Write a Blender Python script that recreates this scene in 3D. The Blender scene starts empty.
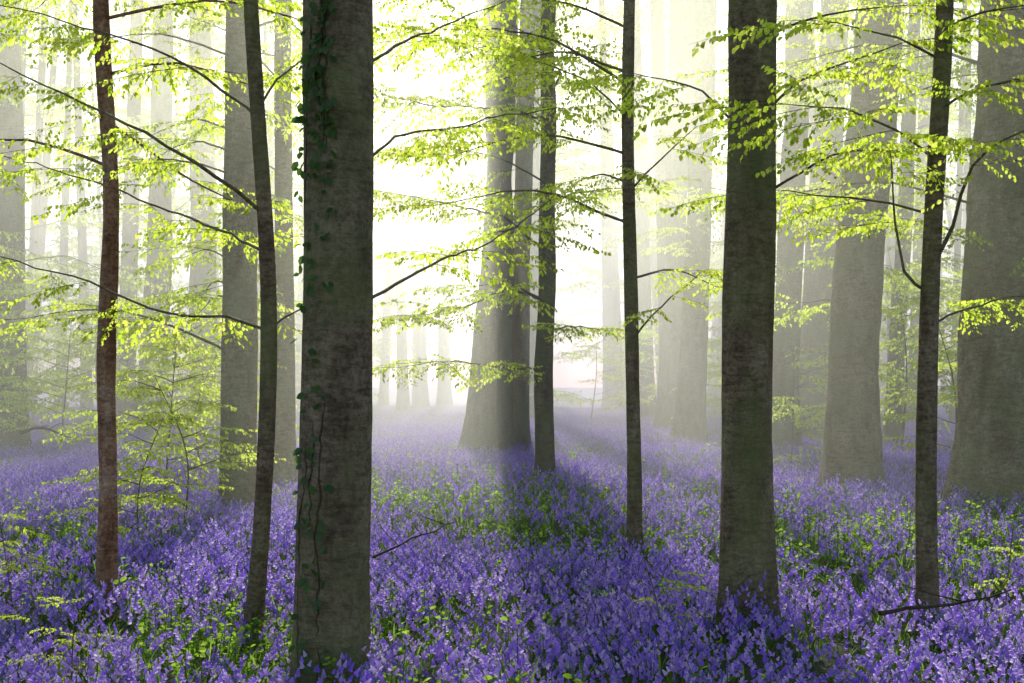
import bpy, math, random
import numpy as np
from mathutils import Vector
random.seed(7); rng=np.random.default_rng(7)
scene=bpy.context.scene
CAMH=1.6; F=1422.0; PITCH=math.radians(1.75)
cp,sp=math.cos(PITCH),math.sin(PITCH)

def gz(x,y):
    x=np.asarray(x,float); y=np.asarray(y,float)
    return 0.05*np.sin(x*0.55+1.3)*np.sin(y*0.41)+0.04*np.sin(x*0.23+y*0.31+2)+0.02*np.sin(x*1.7+y*1.3)

def survey(px,py,d):
    u=(px-512)/F; v=(341.5-py)/F
    dy=cp-v*sp; dz=sp+v*cp
    s=d/dy
    return np.array([u*s,d,CAMH+dz*s])

# ---------------------------------------------------------------- mesh helpers
class MB:
    def __init__(s): s.v=[];s.f=[];s.m=[];s.n=0
    def add(s,v,f,m=0):
        v=np.asarray(v,float).reshape(-1,3); f=np.asarray(f,int).reshape(-1,4)
        s.v.append(v); s.f.append(f+s.n); s.n+=len(v)
        s.m.append(np.full(len(f),m) if np.isscalar(m) else m)
    def arrays(s):
        return np.concatenate(s.v),np.concatenate(s.f),np.concatenate(s.m)
    def obj(s,name,mats,parent=None,smooth=True,link=True):
        v,f,m=s.arrays()
        me=bpy.data.meshes.new(name)
        me.vertices.add(len(v)); me.vertices.foreach_set('co',v.astype(np.float32).ravel())
        me.loops.add(len(f)*4); me.loops.foreach_set('vertex_index',f.astype(np.int32).ravel())
        me.polygons.add(len(f)); me.polygons.foreach_set('loop_start',np.arange(0,len(f)*4,4,dtype=np.int32))
        me.polygons.foreach_set('material_index',m.astype(np.int32))
        me.update(calc_edges=True)
        me.polygons.foreach_set('use_smooth',np.full(len(f),smooth))
        for mt in mats: me.materials.append(mt)
        me.update()
        o=bpy.data.objects.new(name,me)
        if link: scene.collection.objects.link(o)
        if parent is not None: o.parent=parent
        return o

def tube(path,rad,k=8,rmul=None,phase=0.0):
    path=np.asarray(path,float); n=len(path)
    t=np.gradient(path,axis=0); t/=np.linalg.norm(t,axis=1)[:,None]+1e-9
    ref=np.array([0,1.0,0.0]) if abs(t[:,2]).mean()>0.7 else np.array([0,0,1.0])
    a=np.cross(ref,t); a/=np.linalg.norm(a,axis=1)[:,None]+1e-9
    b=np.cross(t,a)
    th=np.linspace(0,2*np.pi,k,endpoint=False)+phase
    R=np.asarray(rad,float)[:,None]*(rmul if rmul is not None else np.ones((n,k)))
    v=path[:,None,:]+R[:,:,None]*(np.cos(th)[None,:,None]*a[:,None,:]+np.sin(th)[None,:,None]*b[:,None,:])
    i=np.arange(n-1)[:,None]*k; j=np.arange(k)[None,:]; j2=(j+1)%k
    f=np.stack([i+j,i+j2,i+k+j2,i+k+j],-1).reshape(-1,4)
    return v.reshape(-1,3),f

def smooth_path(pts,step):
    pts=np.asarray(pts,float)
    P=np.vstack([2*pts[0]-pts[1],pts,2*pts[-1]-pts[-2]])
    out=[]
    for i in range(1,len(P)-2):
        L=np.linalg.norm(P[i+1]-P[i]); m=max(2,int(L/step))
        for t in np.linspace(0,1,m,endpoint=False):
            out.append(0.5*((2*P[i])+(-P[i-1]+P[i+1])*t+(2*P[i-1]-5*P[i]+4*P[i+1]-P[i+2])*t*t+(-P[i-1]+3*P[i]-3*P[i+1]+P[i+2])*t**3))
    out.append(P[-2]); return np.array(out)

# ---------------------------------------------------------------- materials
def newmat(name):
    m=bpy.data.materials.new(name); m.use_nodes=True; m.node_tree.nodes.clear()
    return m,m.node_tree.nodes,m.node_tree.links
def ramp(N,L,fac,stops):
    r=N.new('ShaderNodeValToRGB'); e=r.color_ramp.elements
    while len(e)<len(stops): e.new(0.5)
    for q,(p,c) in zip(e,stops): q.position=p; q.color=(*c,1)
    L.new(fac,r.inputs[0]); return r.outputs[0]
def noise(N,L,vec,scale,detail=4,rough=0.55):
    n=N.new('ShaderNodeTexNoise'); n.inputs['Scale'].default_value=scale; n.inputs['Detail'].default_value=detail
    n.inputs['Roughness'].default_value=rough
    if vec is not None: L.new(vec,n.inputs['Vector'])
    return n.outputs['Fac']
def bark(name,c1,c2,c3,vs=0.35,green=0.5,bump=0.5):
    m,N,L=newmat(name)
    tc=N.new('ShaderNodeTexCoord'); mp=N.new('ShaderNodeMapping'); L.new(tc.outputs['Object'],mp.inputs[0])
    mp.inputs['Scale'].default_value=(1,1,vs)
    mp2=N.new('ShaderNodeMapping'); L.new(tc.outputs['Object'],mp2.inputs[0]); mp2.inputs['Scale'].default_value=(1,1,3.0)
    n1=noise(N,L,mp.outputs[0],6,6,0.68); n2=noise(N,L,mp2.outputs[0],9,5,0.7); n3=noise(N,L,tc.outputs['Object'],1.4,4)
    n4=noise(N,L,tc.outputs['Object'],42,3,0.7)
    col=ramp(N,L,n1,[(0.3,c1),(0.5,c2),(0.70,c3)])
    mx=N.new('ShaderNodeMix'); mx.data_type='RGBA'; mx.blend_type='MULTIPLY'; mx.inputs[0].default_value=0.75
    L.new(col,mx.inputs[6]); L.new(ramp(N,L,n2,[(0.36,(0.42,0.38,0.34)),(0.55,(1.08,1.08,1.05))]),mx.inputs[7])
    ms=N.new('ShaderNodeMix'); ms.data_type='RGBA'; ms.blend_type='MULTIPLY'; ms.inputs[0].default_value=0.8
    L.new(mx.outputs[2],ms.inputs[6]); L.new(ramp(N,L,n4,[(0.35,(0.5,0.5,0.5)),(0.6,(1.15,1.15,1.1))]),ms.inputs[7])
    mg=N.new('ShaderNodeMix'); mg.data_type='RGBA'
    mm=N.new('ShaderNodeMath'); mm.operation='MULTIPLY'; mm.inputs[1].default_value=green
    L.new(ramp(N,L,n3,[(0.42,(0,0,0)),(0.62,(1,1,1))]),mm.inputs[0]); L.new(mm.outputs[0],mg.inputs[0])
    L.new(ms.outputs[2],mg.inputs[6]); mg.inputs[7].default_value=(0.24,0.26,0.08,1)
    bs=N.new('ShaderNodeBsdfPrincipled'); L.new(mg.outputs[2],bs.inputs['Base Color']); bs.inputs['Roughness'].default_value=0.85
    bs.inputs['Specular IOR Level'].default_value=0.15
    ad=N.new('ShaderNodeMath'); ad.operation='ADD'; L.new(n1,ad.inputs[0]); L.new(n2,ad.inputs[1])
    bp=N.new('ShaderNodeBump'); bp.inputs['Strength'].default_value=bump; bp.inputs['Distance'].default_value=0.04
    L.new(ad.outputs[0],bp.inputs['Height']); L.new(bp.outputs[0],bs.inputs['Normal'])
    o=N.new('ShaderNodeOutputMaterial'); L.new(bs.outputs[0],o.inputs[0]); return m
M_beech=bark('bark_beech',(0.22,0.155,0.08),(0.39,0.30,0.165),(0.54,0.44,0.27),bump=0.7)
M_dark=bark('bark_dark_beech',(0.15,0.105,0.06),(0.29,0.21,0.125),(0.46,0.35,0.22),green=0.55,bump=0.9)
M_red=bark('bark_reddish',(0.26,0.105,0.05),(0.54,0.29,0.17),(0.82,0.62,0.46),vs=0.25,green=0.05,bump=1.0)
M_twig=bark('bark_twig',(0.05,0.035,0.02),(0.09,0.065,0.04),(0.15,0.11,0.07),green=0.2,bump=0.1)

def leafmat(name,dcols,tcols,tf=0.6,gloss=0.0,patchy=0.0):
    m,N,L=newmat(name)
    g=N.new('ShaderNodeNewGeometry')
    r=g.outputs['Random Per Island']
    if patchy:
        nz=noise(N,L,g.outputs['Position'],0.9,2); a=N.new('ShaderNodeMath'); a.operation='MULTIPLY_ADD'; L.new(nz,a.inputs[0]); a.inputs[1].default_value=patchy
        sc=N.new('ShaderNodeMath'); sc.operation='MULTIPLY_ADD'; L.new(r,sc.inputs[0]); sc.inputs[1].default_value=0.9; sc.inputs[2].default_value=-patchy*0.5+0.05
        L.new(sc.outputs[0],a.inputs[2]); a.use_clamp=True; r=a.outputs[0]
    dc=ramp(N,L,r,[(i/(len(dcols)-1),c) for i,c in enumerate(dcols)])
    tcx=ramp(N,L,r,[(i/(len(tcols)-1),c) for i,c in enumerate(tcols)])
    d=N.new('ShaderNodeBsdfDiffuse'); L.new(dc,d.inputs[0])
    t=N.new('ShaderNodeBsdfTranslucent'); L.new(tcx,t.inputs[0])
    mx=N.new('ShaderNodeMixShader'); mx.inputs[0].default_value=tf; L.new(d.outputs[0],mx.inputs[1]); L.new(t.outputs[0],mx.inputs[2])
    o=N.new('ShaderNodeOutputMaterial')
    if gloss:
        gl=N.new('ShaderNodeBsdfGlossy'); gl.inputs['Roughness'].default_value=0.4; gl.inputs[0].default_value=(0.8,0.8,0.8,1)
        m2=N.new('ShaderNodeMixShader'); m2.inputs[0].default_value=gloss; L.new(mx.outputs[0],m2.inputs[1]); L.new(gl.outputs[0],m2.inputs[2])
        L.new(m2.outputs[0],o.inputs[0])
    else: L.new(mx.outputs[0],o.inputs[0])
    return m
M_leaf=leafmat('young_beech_leaf',[(0.13,0.21,0.02),(0.17,0.27,0.03),(0.22,0.30,0.04)],[(0.66,0.92,0.06),(0.82,0.97,0.09),(0.96,0.99,0.20)],0.84)
M_ivy=leafmat('ivy_leaf',[(0.04,0.085,0.015),(0.08,0.15,0.02)],[(0.10,0.24,0.02),(0.18,0.36,0.03)],0.35,0.04)
M_bell=leafmat('bluebell_petal',[(0.30,0.19,0.78),(0.43,0.30,0.87),(0.63,0.51,0.93)],[(0.56,0.36,0.99),(0.77,0.57,0.99),(0.98,0.87,1.0)],0.68,0.0,patchy=0.5)
M_stem=leafmat('bluebell_leaf',[(0.045,0.11,0.02),(0.09,0.17,0.03)],[(0.22,0.44,0.05),(0.42,0.64,0.10)],0.55)
M_herb=leafmat('woodland_herb_leaf',[(0.06,0.14,0.02),(0.12,0.22,0.03)],[(0.36,0.64,0.05),(0.62,0.84,0.10)],0.65)

m,N,L=newmat('forest_floor'); M_ground=m
tc=N.new('ShaderNodeTexCoord')
a=noise(N,L,tc.outputs['Object'],0.6,5); b=noise(N,L,tc.outputs['Object'],18,6,0.7)
c1=ramp(N,L,a,[(0.35,(0.06,0.07,0.03)),(0.6,(0.09,0.12,0.04))]); c2=ramp(N,L,b,[(0.35,(0.4,0.35,0.3)),(0.65,(1.2,1.1,1.0))])
mx=N.new('ShaderNodeMix'); mx.data_type='RGBA'; mx.blend_type='MULTIPLY'; mx.inputs[0].default_value=1; L.new(c1,mx.inputs[6]); L.new(c2,mx.inputs[7])
bs=N.new('ShaderNodeBsdfPrincipled'); bs.inputs['Roughness'].default_value=0.95; L.new(mx.outputs[2],bs.inputs['Base Color'])
bp=N.new('ShaderNodeBump'); bp.inputs['Distance'].default_value=0.05; L.new(b,bp.inputs['Height']); L.new(bp.outputs[0],bs.inputs['Normal'])
o=N.new('ShaderNodeOutputMaterial'); L.new(bs.outputs[0],o.inputs[0])

# ---------------------------------------------------------------- ground
xs=np.concatenate([[-600,-250,-120,-70],np.arange(-45,45.1,0.6),[70,120,250,600]])
ys=np.concatenate([[-200,-60,-20],np.arange(-6,95,0.6),[130,200,400,900]])
X,Y=np.meshgrid(xs,ys); Z=gz(X,Y)
nx,ny=len(xs),len(ys); i=np.arange(ny-1)[:,None]*nx; j=np.arange(nx-1)[None,:]
gb=MB(); gb.add(np.stack([X,Y,Z],-1),np.stack([i+j,i+j+1,i+nx+j+1,i+nx+j],-1)); gb.obj('ground',[M_ground])

# ---------------------------------------------------------------- leaf sprays
def leaves(pos,dirs,size,fold=0.25):
    n=len(pos); dirs=dirs/np.linalg.norm(dirs,axis=1)[:,None]
    up=np.tile([0,-0.5,0.8],(n,1))+rng.normal(0,0.6,(n,3))
    s=np.cross(dirs,up); s/=np.linalg.norm(s,axis=1)[:,None]+1e-9
    nn=np.cross(s,dirs)
    sz=size[:,None]
    w=0.33
    P=[pos,
       pos+sz*(0.32*dirs+w*s+fold*w*nn), pos+sz*(0.72*dirs+w*0.8*s+fold*w*nn), pos+sz*(1.0*dirs-0.06*nn),
       pos+sz*(0.72*dirs-w*0.8*s+fold*w*nn), pos+sz*(0.32*dirs-w*s+fold*w*nn)]
    v=np.stack(P,1).reshape(-1,3); b=np.arange(n)[:,None]*6
    f=np.stack([b+[[0,1,2,3]],b+[[0,3,4,5]]],1).reshape(-1,4)
    return v,f
def make_spray(L,seed,dense=1.0,twigs=True):
    r=np.random.default_rng(seed); mb=MB()
    n=10 if twigs else 4; t=np.linspace(0,1,n)
    path=np.stack([L*t,0.10*L*np.sin(t*3+r.uniform(0,3))*t,-0.16*L*t*t+0.05*L*t],-1)
    v,f=tube(path,0.004*(1-0.7*t),4 if twigs else 3); mb.add(v,f,1)
    pos=[];dr=[];side=1
    k=int(13*dense*L/1.5)
    for i in range(k):
        tt=0.06+0.94*(i+r.uniform(-.2,.2))/k
        p=np.array([np.interp(tt,t,path[:,c]) for c in range(3)]); side=-side
        ang=side*math.radians(r.uniform(35,65)); l=(0.48*(1-tt)**0.7+0.1)*r.uniform(0.5,1.1)*L/1.5
        d=np.array([math.cos(ang),math.sin(ang),r.uniform(-0.4,0.15)])
        if twigs:
            q=np.linspace(0,1,3)[:,None]; tp=p+d*l*q+np.array([0,0,-0.14*l])*q*q
            v,f=tube(tp,0.0022*(1-0.5*q[:,0]),3); mb.add(v,f,1)
        m=max(2,int(l/0.044)); s2=1
        for jx in range(m):
            s2=-s2; w=(jx+1)/m; pp=p+d*l*w+np.array([0,0,-0.14*l*w*w])
            a2=ang+s2*math.radians(r.uniform(25,60))*(0.3 if jx==m-1 else 1)
            pos.append(pp); dr.append([math.cos(a2),math.sin(a2),r.uniform(-2.4,-0.3)])
    pos=np.array(pos); dr=np.array(dr)
    v,f=leaves(pos,dr,r.uniform(0.052,0.088,len(pos))); mb.add(v,f,0)
    return mb.arrays()
SPR=[make_spray(1.5,100+i) for i in range(10)]
SPRF=[make_spray(1.5,200+i,twigs=False) for i in range(8)]
def place(mb,spr,pos,az,el,sc,roll=0.0):
    v,f,m=spr
    ca,sa,ce,se=math.cos(az),math.sin(az),math.cos(el),math.sin(el); cr,sr=math.cos(roll),math.sin(roll)
    Rx=np.array([[1,0,0],[0,cr,-sr],[0,sr,cr]]); Ry=np.array([[ce,0,-se],[0,1,0],[se,0,ce]]); Rz=np.array([[ca,-sa,0],[sa,ca,0],[0,0,1]])
    mb.add(v@(Rz@Ry@Rx).T*sc+pos,f,m)

def limb(tb,fb,pts,r0,sc=1.0,spacing=0.4,start=0.2,k=6,r1=0.003,step=0.15):
    S=SPRF if sc>=1.2 else SPR
    p=smooth_path(pts,step); n=len(p)
    p=p+np.cumsum(rng.normal(0,0.008,(n,3)),axis=0)*min(1,step/.15)
    t=np.linspace(0,1,n); rad=r0*(1-t)**0.8+r1
    v,f=tube(p,rad,k); tb.add(v,f,0)
    seg=np.linalg.norm(np.diff(p,axis=0),axis=1); cum=np.concatenate([[0],np.cumsum(seg)]); Lt=cum[-1]
    s=start*Lt; side=1
    while s<Lt and fb is not None:
        i=min(int(np.searchsorted(cum,s)),n-1); i0=max(i-1,0)
        d=p[i]-p[i0]; az=math.atan2(d[1],d[0]); side=-side
        place(fb,random.choice(S),p[i],az+side*random.uniform(0.3,1.1),random.uniform(-0.25,0.2),sc*random.uniform(0.55,1.0),random.uniform(-0.5,0.5))
        s+=spacing*random.uniform(0.6,1.4)
    if fb is not None:
        d=p[-1]-p[-3]; place(fb,random.choice(S),p[-1],math.atan2(d[1],d[0]),0,sc*0.8)

# ---------------------------------------------------------------- trees
def tree(name,prof,d,wpx,H=20,mat=M_beech,flare=0.35,k=24,limbs=(),crown=0,cz=(6,18),csc=1.5,clen=(2,4.5),wob=0.02,taper=0.55,knots=0.03,sp=0.9,
         low=0,lz=(2.3,6),llen=(1,2.5),lsc=0.8,lsp=0.4,laz=(-0.5,3.6)):
    par=bpy.data.objects.new(name,None); scene.collection.objects.link(par)
    pts=[survey(px,py,d) for px,py in prof]
    b=pts[0].copy(); g=float(gz(b[0],d))
    pts=[np.array([b[0],d,g-0.25])]+[p for p in pts if p[2]>g+0.5]
    while len(pts)<2: pts.append(pts[-1]+[0,0,1.5])
    dl=(pts[-1]-pts[-2]); dl/=dl[2]
    top=pts[-1]
    if top[2]<H: pts.append(np.array([top[0]+dl[0]*(H-top[2])*0.5,d+rng.normal(0,0.3),H]))
    # even vertical stations, gently rounded between surveyed points
    A=np.array(pts); zs=np.arange(A[0,2],A[-1,2],0.13)
    xx=np.interp(zs,A[:,2],A[:,0]); yy=np.interp(zs,A[:,2],A[:,1])
    def rnd(a,m=9):
        e=np.concatenate([2*a[0]-a[1:m+1][::-1],a,2*a[-1]-a[-m-1:-1][::-1]]); kk=np.hanning(2*m+3)[1:-1]; kk/=kk.sum()
        return np.convolve(e,kk,'valid')
    P=np.stack([rnd(xx),rnd(yy),zs],-1); n=len(P); z=P[:,2]-g
    w=np.stack([rnd(np.interp(np.arange(n),np.arange(0,n+6,6),rng.normal(0,1,len(np.arange(0,n+6,6))))) for _ in range(2)],-1)
    w=w/(np.abs(w).max()+1e-6)*wob*np.clip(z,0,1)[:,None]; P[:,0]+=w[:,0]; P[:,1]+=w[:,1]
    r0=wpx/F*d/2
    rad=r0*(1.04-taper*np.clip(z,0,None)/H); rad=np.maximum(rad,0.012)
    fl=np.exp(-np.clip(z,0,None)/(0.25+r0*0.9))
    th=np.linspace(0,2*np.pi,k,endpoint=False)[None,:]; zz=z[:,None]; ph=rng.uniform(0,6,8)
    rm=1+flare*fl[:,None]*(1+0.45*np.cos(5*th+ph[0])+0.25*np.cos(3*th+ph[1]))
    rm+=0.035*np.sin(2*th+zz*0.7+ph[2])+0.02*np.sin(3*th-zz*1.9+ph[3])+knots*np.sin(zz*3.1+ph[4])*np.sin(th*2+ph[5])+0.4*knots*np.sin(zz*11+ph[6])*np.sin(th*4+ph[7])
    rm+=rng.normal(0,0.005+knots*0.1,rm.shape)
    tb=MB(); fb=MB(); v,f=tube(P,rad,k,rm); tb.add(v,f,0)
    for lb in limbs:
        q=[survey(*s) for s in lb[0]]; limb(tb,fb,q,lb[1]*0.6,lb[2],lb[3],lb[4] if len(lb)>4 else 0.15)
    for c in range(low):
        zc=lz[0]+(lz[1]-lz[0])*((c+random.random())/low); i=int(np.argmin(abs(z-zc)))
        az=random.uniform(*laz); Ln=random.uniform(*llen); e=random.uniform(-0.05,0.3)
        dv=np.array([math.cos(az)*math.cos(e),math.sin(az)*math.cos(e),math.sin(e)]); s0=P[i]
        limb(tb,fb,[s0,s0+dv*Ln*0.5+[0,0,0.08*Ln],s0+dv*Ln+[0,0,-0.04*Ln]],min(rad[i]*.35,0.006+0.0035*Ln),lsc,lsp,0.2,5)
    for c in range(crown):
        zc=cz[0]+(cz[1]-cz[0])*((c+random.random())/crown)
        i=int(np.argmin(abs(z-zc))); az=random.uniform(0,6.283); Ln=random.uniform(*clen); e=random.uniform(0.1,0.55)
        dv=np.array([math.cos(az)*math.cos(e),math.sin(az)*math.cos(e),math.sin(e)])
        s0=P[i]; q=[s0,s0+dv*Ln*0.5+[0,0,0.1*Ln],s0+dv*Ln+[0,0,-0.02*Ln]]
        limb(tb,fb,q,max(0.012,rad[i]*0.14),csc,sp,0.3,5,step=.3)
    tb.obj('trunk_and_limbs',[mat],par)
    if fb.n: fb.obj('foliage',[M_leaf,M_twig],par,smooth=False)
    return par,P,rad

def D(yv): return 1850.0/(yv-385)
B='beech_tree'
tree(B,[(8,450),(10,250),(6,0)],D(441),34,H=22,crown=5,cz=(9,20),low=6,lz=(4,11),llen=(2,4),lsc=1.4,lsp=.7,laz=(0,6.28))
tree('pine_tree',[(107,600),(106,480),(103,330),(113,230),(110,110),(103,0)],D(572),20,H=9,mat=M_red,k=20,flare=0.15,wob=0.025,knots=0.07,taper=0.6,
     limbs=[([(112,125,11),(150,150,10.8),(205,185,10.4),(240,200,10)],0.016,0.6,0.5,0.3)],crown=5,cz=(4.5,8.5),csc=0.9,clen=(1,1.8),
     low=4,lz=(3,4.6),llen=(.8,1.6),lsc=.7,lsp=.35)
tree(B,[(148,430),(160,250),(163,0)],D(426),27,H=23,crown=4,cz=(12,21),low=7,lz=(4,13),llen=(2,4),lsc=1.6,lsp=.8,laz=(0,6.28))
tree(B,[(205,425),(203,250),(200,0)],D(424),29,H=23,crown=4,cz=(12,21),low=7,lz=(4,13),llen=(2,4),lsc=1.6,lsp=.8,laz=(0,6.28))
tree(B,[(239,500),(240,250),(243,0)],D(492),36,H=20,crown=4,cz=(7.5,18),csc=1.3,low=12,lz=(1.8,6.6),llen=(1.2,3),lsc=1.0,lsp=.45,laz=(1.2,5.2))
tree(B,[(247,610),(262,560),(268,430),(265,300),(257,150),(250,0)],8.6,17,H=10,mat=M_dark,k=16,flare=0.3,wob=0.03,taper=0.5,crown=4,cz=(4.2,9),csc=0.9,clen=(1,2),
     limbs=[([(258,210,8.6),(215,180,8.4),(165,150,8.3),(120,125,8.5),(60,95,8.7),(-20,55,9)],0.016,0.6,0.22,0.2),
            ([(264,330,8.6),(225,322,8.9),(170,318,9.3),(90,285,9.6),(20,262,9.8),(-30,250,10)],0.013,0.6,0.24,0.1),
            ([(258,120,8.6),(220,90,8.9),(150,50,9.2),(60,20,9.6),(-20,0,9.8)],0.013,0.6,0.22,0.15),
            ([(262,250,8.6),(230,235,9.2),(180,215,10),(110,185,10.8),(30,160,11.4),(-20,150,11.8)],0.012,0.6,0.28,0.1),
            ([(266,330,8.6),(283,315,8.8),(315,300,9.1)],0.010,0.4,0.3),
            ([(258,110,8.6),(275,80,8.9),(310,50,9.5)],0.010,0.45,0.25)])
tree(B,[(285,480),(284,250),(283,0)],D(474),20,H=20,crown=3,cz=(7,18),low=8,lz=(2.5,7.5),llen=(1,2.5),lsc=.9,lsp=.4,laz=(1.2,5))
FT=tree(B,[(331,680),(332,600),(336,400),(338,200),(337,0)],7.1,72,H=20,mat=M_dark,k=40,flare=0.22,wob=0.012,crown=8,cz=(6,18),
     limbs=[([(368,297,7.1),(410,275,7.6),(450,255,8.4),(500,235,9.4),(560,190,10.4)],0.010,0.55,0.22,0.25),
            ([(368,160,7.1),(400,140,7.6),(440,135,8.3),(500,120,9.2),(560,110,10)],0.008,0.55,0.22,0.25),
            ([(368,60,7.1),(410,40,7.8),(460,15,8.6),(500,0,9.2)],0.010,0.5,0.3,0.3)])
tree(B,[(477,447),(483,380),(495,250),(503,120),(505,0)],33,28,H=23,k=28,flare=0.45,mat=M_dark,crown=1,cz=(16,21))
tree(B,[(499,447),(500,380),(503,250),(497,120),(493,0)],33.4,26,H=23,k=28,flare=0.45,mat=M_dark,crown=0)
tree(B,[(518,444),(520,300),(525,150),(528,0)],34.2,20,H=22,k=24,flare=0.4,crown=1,cz=(16,20))
tree(B,[(546,480),(544,380),(546,220),(552,120),(549,0)],D(470),18,H=18,mat=M_dark,crown=1,cz=(9,16),csc=1.1,clen=(1.5,3),wob=0.05,
     low=5,lz=(2.6,8),llen=(1,2.2),lsc=.9,lsp=.45,laz=(2.8,6.6),
     limbs=[([(545,300,21.7),(510,290,20),(470,300,18),(420,310,16)],0.03,0.85,0.42),
            ([(548,200,21.7),(590,190,20),(640,185,18.5)],0.03,0.8,0.5),
            ([(547,330,21.7),(570,325,20),(600,330,19)],0.02,0.7,0.45),
            ([(545,250,21.7),(500,215,19.5),(440,200,17.5),(390,190,16)],0.03,0.85,0.42),
            ([(550,120,21.7),(500,110,19.5),(430,105,17.5),(380,90,16)],0.03,0.85,0.4),
            ([(550,60,21.7),(500,50,19.5),(450,40,17.5),(390,40,16)],0.03,0.85,0.4),
            ([(550,90,21.7),(560,70,17.5),(540,50,14)],0.03,0.8,0.45),
            ([(545,370,21.7),(505,365,20),(450,360,18.5),(400,365,17.5)],0.025,0.8,0.42)])
tree(B,[(634,535),(633,400),(630,250),(628,100),(630,0)],13.2,14,H=12,mat=M_dark,k=16,flare=0.3,taper=0.5,wob=0.035,crown=3,cz=(5.5,11),csc=1.0,clen=(1,2.2),
     low=8,lz=(2.6,5.6),llen=(.8,2),lsc=.7,lsp=.32,laz=(-.8,3.9),
     limbs=[([(633,340,13.2),(650,315,13),(680,290,12.6),(700,270,12.3)],0.012,0.5,0.3,0.3),
            ([(630,190,13.2),(660,160,13),(700,130,12.6)],0.012,0.7,0.28),
            ([(629,120,13.2),(600,90,12.8),(570,70,12.4),(530,60,12)],0.012,0.7,0.3)])
tree(B,[(688,435),(698,250),(706,0)],D(434),28,H=23,crown=3,cz=(12,21),low=7,lz=(4.5,13),llen=(1.5,4),lsc=1.4,lsp=.7,laz=(0,6.28))
tree(B,[(745,600),(747,400),(750,200),(752,0)],9.45,50,H=20,mat=M_dark,k=36,flare=0.28,wob=0.012,crown=8,cz=(6,18),
     limbs=[([(770,190,9.45),(800,170,9.2),(850,150,8.8),(900,150,8.5)],0.012,0.6,0.18,0.2),
            ([(765,110,9.45),(800,80,9.4),(850,60,9.2),(900,40,9.0)],0.012,0.6,0.20,0.2),
            ([(765,40,9.45),(800,20,9.4),(850,10,9.2),(900,5,9.0)],0.012,0.6,0.22,0.2),
            ([(730,120,9.45),(700,90,9.8),(660,80,10.2),(620,70,10.6)],0.010,0.6,0.27,0.2)])
tree(B,[(783,445),(790,250),(802,0)],D(441),28,H=22,crown=3,cz=(11,20),low=8,lz=(3.5,11),llen=(1.5,4),lsc=1.3,lsp=.6,laz=(0,6.28))
tree(B,[(812,435),(822,250),(836,0)],D(433),36,H=23,crown=4,cz=(12,21),low=8,lz=(3.5,13),llen=(2,4),lsc=1.4,lsp=.7,laz=(0,6.28))
tree(B,[(850,482),(856,300),(868,150),(882,0)],D(472),52,H=22,k=32,flare=0.3,crown=4,cz=(9,20),csc=1.3,low=10,lz=(2.5,8),llen=(1.5,3.5),lsc=1.0,lsp=.5,laz=(-1,2.2))
tree(B,[(890,440),(903,250),(915,0)],D(437),17,H=20,crown=3,cz=(9,18),low=9,lz=(3,11),llen=(1.5,3.5),lsc=1.3,lsp=.6,laz=(0,6.28))
tree(B,[(927,600),(927,480),(929,330),(936,180),(948,0)],8.9,21,H=11,mat=M_dark,k=18,flare=0.25,wob=0.02,taper=0.5,crown=4,cz=(4.4,10),csc=0.9,clen=(1,2),
     limbs=[([(929,270,8.9),(955,225,8.7),(975,165,8.5),(1005,140,8.2),(1060,120,8.0)],0.020,0.6,0.20,0.3),
            ([(928,290,8.9),(905,270,8.9),(893,220,8.8),(888,150,8.6)],0.014,0.5,0.3,0.4),
            ([(936,160,8.9),(900,130,8.6),(850,110,8.3),(790,105,8.1)],0.011,0.65,0.15,0.1),
            ([(940,110,8.9),(975,90,8.6),(1030,75,8.3)],0.011,0.65,0.15,0.1),
            ([(945,30,8.9),(980,15,8.6),(1030,10,8.3)],0.011,0.65,0.2,0.1),
            ([(942,60,8.9),(900,40,8.8),(840,25,8.7)],0.011,0.65,0.18,0.2),
            ([(930,330,8.9),(960,310,9.3),(1000,300,9.8),(1050,300,10.2)],0.010,0.55,0.26,0.2),
            ([(930,215,8.9),(890,205,9.2),(830,195,9.6),(780,190,10)],0.011,0.6,0.2,0.15)])
tree(B,[(1000,500),(1003,380),(1010,200),(1020,0)],D(490),84,H=22,k=36,flare=0.38,crown=6,cz=(8,20),csc=1.2,low=12,lz=(2.3,7),llen=(1.5,3.5),lsc=.95,lsp=.4,laz=(2.2,5.5))

def sapling(px,d,h,n=10,sc=1.0):
    par=bpy.data.objects.new('beech_sapling',None); scene.collection.objects.link(par)
    x=(px-512)/F*d; g=float(gz(x,d)); tb=MB(); fb=MB(); q=min(1,h/2)
    P=smooth_path([[x,d,g-.1],[x+rng.normal(0,.15)*q,d,g+h*.5],[x+rng.normal(0,.3)*q,d+rng.normal(0,.2)*q,g+h]],0.2*q)
    v,f=tube(P,np.linspace(0.022*h/3,0.003,len(P)),6); tb.add(v,f)
    for i in range(n):
        s0=P[int(len(P)*(0.2+0.75*i/n))]; az=random.uniform(0,6.28); Ln=random.uniform(.35,.8)*h*0.4*(1.2-0.6*i/n)
        dv=np.array([math.cos(az),math.sin(az),0.3])
        limb(tb,fb,[s0,s0+dv*Ln*.6,s0+dv*Ln],0.006*q,sc,0.4,0.2,4,0.003*q,step=.15*q)
    tb.obj('stem',[M_dark],par); fb.obj('foliage',[M_leaf,M_twig],par,smooth=False)
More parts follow.
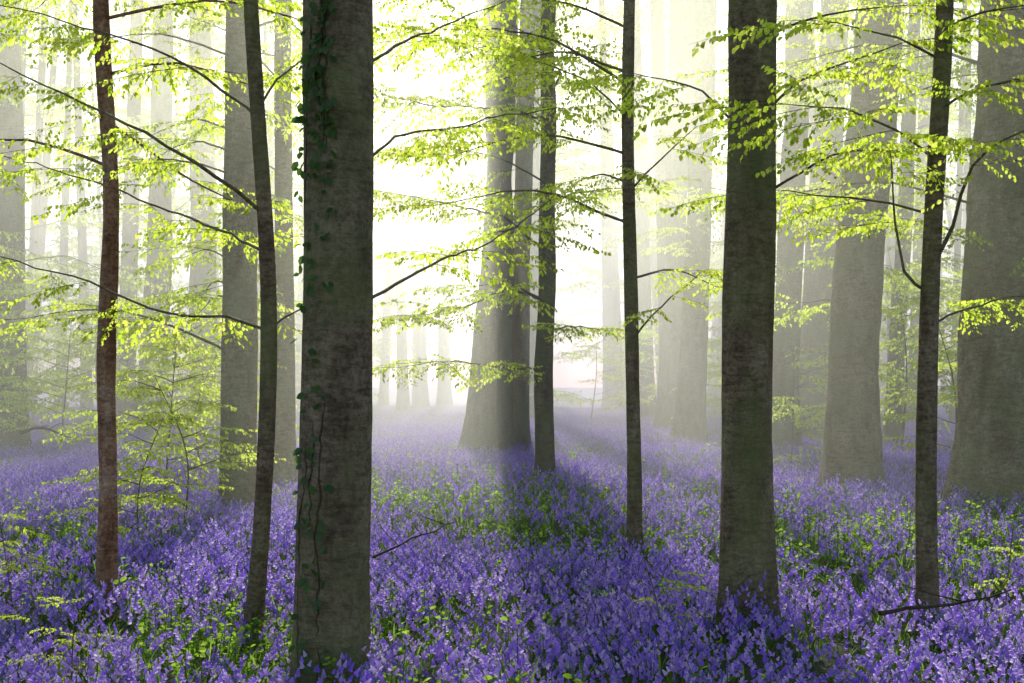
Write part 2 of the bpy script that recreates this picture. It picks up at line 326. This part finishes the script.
for px,d,h,n,sc in [(165,20,2.5,16,.9),(205,22,2.4,14,.9),(60,30,3.5,14,1.1),(125,36,4,16,1.2),(215,38,4,14,1.2),(20,48,6,18,1.5),(790,26,2.2,10,.8),(900,30,4.5,16,1.1),
                 (965,34,5,18,1.3),(870,42,5,16,1.4),(735,44,4,14,1.2),(660,48,4,14,1.3),(955,24,3.2,12,.9),(-60,30,6,14,1.2),(1090,28,6,14,1.2),(590,56,4,12,1.3),(330,50,4,12,1.2),
                 (100,50,6,18,1.6),(250,46,5,16,1.4),(760,52,6,16,1.5),(185,15.5,1.7,12,.6),(140,14,1.3,9,.5),(45,7.6,.55,6,.22),(75,7.0,.5,5,.2),(20,9.5,.75,7,.3),(655,8.6,.6,6,.22),(1000,9.5,.7,6,.28)]:
    sapling(px,d,h,n,sc)

# distant mass of trees
tb=MB(); fb=MB()
for i in range(110):
    d=random.uniform(44,70) if i<40 else random.uniform(70,112)
    x=random.uniform(-0.48,0.48)*d; b=x/d+0.05
    if abs(b)<0.045 and d<75: continue
    r=random.uniform(0.15,0.5); H=random.uniform(20,27); lx=rng.normal(0,1.0)
    P=smooth_path([[x,d,-.3],[x+lx*.3,d,8],[x+lx,d,H]],0.8); z=P[:,2]
    v,f=tube(P,r*(1-.6*z/H)+r*.5*np.exp(-np.clip(z,0,9)/.7),10); tb.add(v,f)
    if d<70:
        if abs(b)<0.2: zr=(18,H-1); n=2 if i%2 else 0  # high limbs, mostly above the view, added to break the sun into shafts
        else: zr=(4,H-2); n=4 if i%2 else 0
    else:
        zr=(2.5,H-1) if abs(b)>0.07 else (9,H-1); n=9 if abs(b)>0.07 else 5
    for c in range(n):
        zc=random.uniform(*zr); j=int(np.argmin(abs(z-zc))); az=random.uniform(0,6.28); Ln=random.uniform(2.5,5)
        dv=np.array([math.cos(az),math.sin(az),.25]); s_=2.4 if d<70 else 3.2
        limb(tb,fb,[P[j],P[j]+dv*Ln*.5,P[j]+dv*Ln],0.03,s_,1.6,0.25,4,.008,step=.8)
dt=bpy.data.objects.new('distant_trees',None); scene.collection.objects.link(dt)
tb.obj('trunks',[M_beech],dt); fb.obj('foliage',[M_leaf,M_twig],dt,smooth=False)

# ---------------------------------------------------------------- ivy on the front trunk
_,P,rad=FT
mb=MB(); zz=P[:,2]
def onsurf(z,th,off=0.0):
    c=np.array([np.interp(z,zz,P[:,q]) for q in range(3)]); r=np.interp(z,zz,rad)*(1.0+.2*math.exp(-max(z,0)/.4))+off
    return c+np.array([math.cos(th)*r,math.sin(th)*r,0]),np.array([math.cos(th),math.sin(th),0])
pos=[];dr=[]
for s in range(4):
    th=math.radians([-105,-120,-138,-115][s]); path=[]
    zt=[5.5,6,3.4,5.5][s]; z=[0.1,0.9,0.2,2.2][s]
    while z<zt:
        th+=random.uniform(-.09,.09); th=min(max(th,math.radians(-155)),math.radians(-95))
        z+=0.04; p,nrm=onsurf(z,th); path.append(p)
        dens=0.9 if z>2.6 else (0.3 if z>1.0 else 0.6)
        if random.random()<dens:
            for q in range(random.choice([1,1,2,3])):
                p2,n2=onsurf(z+random.uniform(-.04,.04),th+random.uniform(-.3,.3),0.012+random.random()*0.02)
                pos.append(p2); dr.append(n2*random.uniform(.1,.5)+np.array([random.uniform(-.6,.6),0,random.uniform(-1,-.1)]))
    v,f=tube(np.array(path),np.full(len(path),0.006),5); mb.add(v,f,1)
v,f=leaves(np.array(pos),np.array(dr),rng.uniform(.03,.065,len(pos)),0.1)
mb.add(v,f,0); mb.obj('ivy_plant',[M_ivy,M_twig],smooth=False)

# ---------------------------------------------------------------- bluebells
def strap(mb,base,az,length,w,arch,mat,r,n=4):
    q=np.linspace(0,1,n+1); d=np.array([math.cos(az),math.sin(az)])
    hor=length*arch*q**1.3; zz=length*(q*math.sqrt(max(.05,1-arch*arch))-0.45*arch*q**3)
    c=np.stack([base[0]+d[0]*hor,base[1]+d[1]*hor,zz],-1); s=np.array([-d[1],d[0],0])
    ww=(w*np.interp(q,[0,.25,.5,.75,1],[.7,1,1,.75,.1]))[:,None]
    v=np.stack([c-s*ww,c+s*ww],1).reshape(-1,3); i=np.arange(n)[:,None]*2
    mb.add(v,i+np.array([[0,1,3,2]]),mat)
def bell(mb,p,d,l,r0,lod):
    d=d/np.linalg.norm(d); a=np.cross(d,[0.3,.9,.2]); a/=np.linalg.norm(a); b=np.cross(d,a)
    k=5 if lod==0 else 3; th=np.linspace(0,2*np.pi,k,endpoint=False)
    rings=[(0,.35),(.6,.8),(1,1.3)] if lod==0 else [(0,.5),(1,1.2)]
    v=np.concatenate([p+d*l*t+r0*rr*(np.cos(th)[:,None]*a+np.sin(th)[:,None]*b) for t,rr in rings])
    j=np.arange(k); j2=(j+1)%k
    f=np.concatenate([np.stack([i*k+j,i*k+j2,(i+1)*k+j2,(i+1)*k+j],-1) for i in range(len(rings)-1)])
    mb.add(v,f,0)
def spot(r,size):
    if size: return r.uniform(-size/2,size/2),r.uniform(-size/2,size/2)
    R=0.62*math.sqrt(r.random()); a=r.uniform(0,6.28); return R*math.cos(a),R*math.sin(a)
def bluebell_patch(seed,nst,nleaf,hm=1.0,lod=0,size=0):
    r=np.random.default_rng(seed); mb=MB()
    for s in range(nst):
        x,y=spot(r,size)
        h=r.uniform(.16,.42)*hm; az=r.uniform(0,6.28); ln=r.uniform(.02,.10)
        q=np.linspace(0,1,6 if lod==0 else 3); curve=ln*q**2+0.09*np.clip(q-.6,0,1)**1.3*2.6
        path=np.stack([x+math.cos(az)*curve,y+math.sin(az)*curve,h*(q-0.13*q**4)],-1)
        v,f=tube(path,0.0028*np.linspace(1,.6,len(q)),3); mb.add(v,f,1)
        nb=r.integers(5,10) if lod==0 else r.integers(3,6)
        for i in range(nb):
            t=.55+.45*i/(nb-1); p=np.array([np.interp(t,q,path[:,c]) for c in range(3)])
            ba=az+r.uniform(-1.3,1.3)*(1.4-t); out=np.array([math.cos(ba),math.sin(ba),0])
            l=.029*(1.25-.5*(t-.55)/.45)*(1 if lod==0 else 1.4)
            bell(mb,p+out*0.016+[0,0,-.002],out*r.uniform(.4,1.0)+np.array([0,0,-1]),l,l*.34,lod)
    for s in range(nleaf):
        strap(mb,spot(r,size),r.uniform(0,6.28),r.uniform(.14,.28),r.uniform(.0035,.007),r.uniform(.3,.85),1,r,4 if lod==0 else 2)
    return mb
def herb_patch(seed,n):
    r=np.random.default_rng(seed); mb=MB(); pos=[];dr=[]
    for s in range(n):
        R=0.55*math.sqrt(r.random()); a=r.uniform(0,6.28); x,y=R*math.cos(a),R*math.sin(a); h=r.uniform(.1,.36)
        lx,ly=r.normal(0,.03,2); v,f=tube([[x,y,0],[x+lx*.4,y+ly*.4,h*.5],[x+lx,y+ly,h]],[.0025]*3,3); mb.add(v,f,1)
        for i in range(r.integers(6,12)):
            t=r.uniform(.35,1); aa=r.uniform(0,6.28); pos.append([x+lx*t,y+ly*t,h*t]); dr.append([math.cos(aa),math.sin(aa),r.uniform(-.4,.6)])
    v,f=leaves(np.array(pos),np.array(dr),r.uniform(.025,.05,len(pos))); mb.add(v,f,0)
    for s in range(16):
        R=0.6*math.sqrt(r.random()); a=r.uniform(0,6.28)
        strap(mb,(R*math.cos(a),R*math.sin(a)),r.uniform(0,6.28),r.uniform(.16,.28),.006,r.uniform(.2,.8),1,r)
    return mb

def scatter(name,src,pts,rots,scs,parent):
    me=bpy.data.meshes.new(name); me.from_pydata([tuple(p) for p in pts],[],[])
    at=me.attributes.new('rot','FLOAT_VECTOR','POINT'); at.data.foreach_set('vector',np.array(rots,np.float32).ravel())
    at=me.attributes.new('sc','FLOAT_VECTOR','POINT'); at.data.foreach_set('vector',np.array(scs,np.float32).ravel())
    o=bpy.data.objects.new(name,me); scene.collection.objects.link(o); o.parent=parent
    ng=bpy.data.node_groups.new('scatter_'+name,'GeometryNodeTree')
    ng.interface.new_socket('Geometry',in_out='INPUT',socket_type='NodeSocketGeometry'); ng.interface.new_socket('Geometry',in_out='OUTPUT',socket_type='NodeSocketGeometry')
    N,L=ng.nodes,ng.links; gi=N.new('NodeGroupInput'); go=N.new('NodeGroupOutput')
    oi=N.new('GeometryNodeObjectInfo'); oi.inputs['Object'].default_value=src; oi.inputs['As Instance'].default_value=True
    ip=N.new('GeometryNodeInstanceOnPoints'); L.new(gi.outputs[0],ip.inputs['Points']); L.new(oi.outputs['Geometry'],ip.inputs['Instance'])
    def at(n):
        q=N.new('GeometryNodeInputNamedAttribute'); q.data_type='FLOAT_VECTOR'; q.inputs['Name'].default_value=n; return q.outputs[0]
    L.new(at('rot'),ip.inputs['Rotation']); L.new(at('sc'),ip.inputs['Scale']); L.new(ip.outputs[0],go.inputs[0])
    md=o.modifiers.new('scatter','NODES'); md.node_group=ng
    return o

def vnoise(x,y,s,seed=0):
    return (math.sin(x*s+1.7+seed)*math.cos(y*s*0.9-0.6+seed*2)+0.6*math.sin(x*s*2.1+y*s*1.3+seed*3)+0.4*math.cos(y*s*3.1-x*s*1.9+seed))/2.0
types={'dense':[bluebell_patch(10+i,54,60) for i in range(5)],'medium':[bluebell_patch(30+i,32,75,.95) for i in range(3)],'sparse':[bluebell_patch(50+i,13,85,.9) for i in range(2)],
       'fardense':[bluebell_patch(80+i,170,60,1,1,1.6) for i in range(3)],'farsparse':[bluebell_patch(90+i,75,140,.95,1,1.6) for i in range(2)],'herb':[herb_patch(70+i,20) for i in range(3)]}
cloud={k:[[] for _ in v] for k,v in types.items()}
def patchv(xx,yy):
    v=vnoise(xx,yy,0.55)+0.5*vnoise(xx,yy,1.7,2)+random.uniform(-.25,.25)+.08
    return v-0.9*math.exp(-((xx+0.2)/2.2)**2)*(1 if 12<yy<34 else 0)-(0.4 if (xx>2.2 and 11<yy<26) else 0)
y=1.0
while y<19:
    hw=0.46*y+5; x=-hw
    while x<hw:
        xx=x+random.uniform(-.3,.3); yy=y+random.uniform(-.3,.3); v=patchv(xx,yy)
        k='dense' if v>-0.12 else ('medium' if v>-0.5 else 'sparse')
        cloud[k][random.randrange(len(types[k]))].append((xx,yy,random.uniform(0,6.28)))
        if v<-0.35 or random.random()<0.10:
            cloud['herb'][random.randrange(3)].append((xx+random.uniform(-.3,.3),yy+random.uniform(-.3,.3),random.uniform(0,6.28)))
        x+=.74
    y+=.74
y=19.6
while y<88:
    hw=0.46*y+5; x=-hw
    while x<hw:
        xx=x+random.uniform(-.1,.1); yy=y+random.uniform(-.1,.1); v=patchv(xx,yy)
        k='fardense' if v>-0.15 else 'farsparse'
        cloud[k][random.randrange(len(types[k]))].append((xx,yy,random.randrange(4)*math.pi/2+random.uniform(-.06,.06)))
        if yy<45 and (v<-0.3 or random.random()<0.15):
            cloud['herb'][random.randrange(3)].append((xx+random.uniform(-.3,.3),yy+random.uniform(-.3,.3),random.uniform(0,6.28)))
        x+=1.5
    y+=1.5
bc=bpy.data.objects.new('bluebell_carpet',None); scene.collection.objects.link(bc)
hc=bpy.data.objects.new('woodland_undergrowth',None); scene.collection.objects.link(hc)
for k,lst in types.items():
    for i,mbp in enumerate(lst):
        mats=[M_herb,M_stem] if k=='herb' else [M_bell,M_stem]
        src=mbp.obj('%s_clump_source'%k,mats,None,smooth=False,link=False)
        pts=cloud[k][i]
        if not pts: continue
        P3=[(a,b,float(gz(a,b))-.01) for a,b,_ in pts]
        tl=0.0 if k.startswith('far') else .05
        rot=[(rng.normal(0,tl) if tl else 0,rng.normal(0,tl) if tl else 0,r) for _,_,r in pts]
        sc=[]
        for _ in pts:
            s=random.uniform(.85,1.15) if tl else 1.0
            sc.append((s,s,s*random.uniform(.8,1.15)))
        scatter('%s_clumps_%d'%(k,i),src,P3,rot,sc,hc if k=='herb' else bc)

def fallen(pts,r0):
    tb=MB(); p=smooth_path(pts,.08); p=p+np.cumsum(rng.normal(0,.008,p.shape),axis=0)
    v,f=tube(p,np.linspace(r0,r0*.3,len(p)),7); tb.add(v,f)
    for t in (.35,.55,.75):
        i=int(len(p)*t); d=np.array([random.uniform(-.3,.3),random.uniform(-.3,.3),random.uniform(.02,.15)])
        sp_=smooth_path([p[i],p[i]+d*.6,p[i]+d*1.2+[.05,0,0]],.06)
        v,f=tube(sp_,np.linspace(r0*.4,r0*.15,len(sp_)),5); tb.add(v,f)
    tb.obj('fallen_branch',[M_twig])
fallen([survey(372,556,8.2),survey(410,535,8.4),survey(455,517,8.7)],.007)
fallen([survey(880,612,8.0),survey(940,606,8.1),survey(1015,592,8.3)],.014)
fallen([survey(20,434,24),survey(40,428,24),survey(75,440,24)],.03)

# ---------------------------------------------------------------- mist bank
m=bpy.data.materials.new('morning_mist'); m.use_nodes=True; N=m.node_tree.nodes; L=m.node_tree.links; N.clear()
vs=N.new('ShaderNodeVolumeScatter'); vs.inputs['Color'].default_value=(0.99,1.0,0.76,1); vs.inputs['Density'].default_value=0.020; vs.inputs['Anisotropy'].default_value=0.64
o=N.new('ShaderNodeOutputMaterial'); L.new(vs.outputs[0],o.inputs['Volume'])
x0,x1,y0,y1,z0,z1=-90,90,12,140,-1.5,10
mb=MB(); mb.add([[x0,y0,z0],[x1,y0,z0],[x1,y1,z0],[x0,y1,z0],[x0,y0,z1],[x1,y0,z1],[x1,y1,z1],[x0,y1,z1]],
  [[0,3,2,1],[4,5,6,7],[0,1,5,4],[1,2,6,5],[2,3,7,6],[3,0,4,7]]); mb.obj('mist',[m],smooth=False)

# ---------------------------------------------------------------- light
EL=math.radians(27); AZ=math.atan((465-512)/F)   # azimuth from +Y toward +X
sd=Vector((math.sin(AZ)*math.cos(EL),math.cos(AZ)*math.cos(EL),math.sin(EL)))
sl=bpy.data.lights.new('sun','SUN'); sl.energy=5; sl.angle=math.radians(.5); sl.color=(1,.97,.88)
so=bpy.data.objects.new('sun',sl); so.rotation_euler=(-sd).to_track_quat('-Z','Y').to_euler(); scene.collection.objects.link(so)
w=bpy.data.worlds.new('World'); scene.world=w; w.use_nodes=True; N=w.node_tree.nodes; L=w.node_tree.links
bg=N['Background']; sk=N.new('ShaderNodeTexSky'); sk.sky_type='NISHITA'; sk.sun_disc=False; sk.sun_elevation=EL; sk.sun_rotation=AZ
L.new(sk.outputs[0],bg.inputs[0]); bg.inputs[1].default_value=0.15
cd=bpy.data.cameras.new('camera'); cd.sensor_width=36; cd.lens=F/1024*36; cd.clip_end=2000
co=bpy.data.objects.new('camera',cd); co.location=(0,0,CAMH); co.rotation_euler=(math.radians(90)+PITCH,0,0); scene.collection.objects.link(co)
scene.camera=co
scene.view_settings.view_transform='Standard'; scene.view_settings.look='None'; scene.view_settings.exposure=0
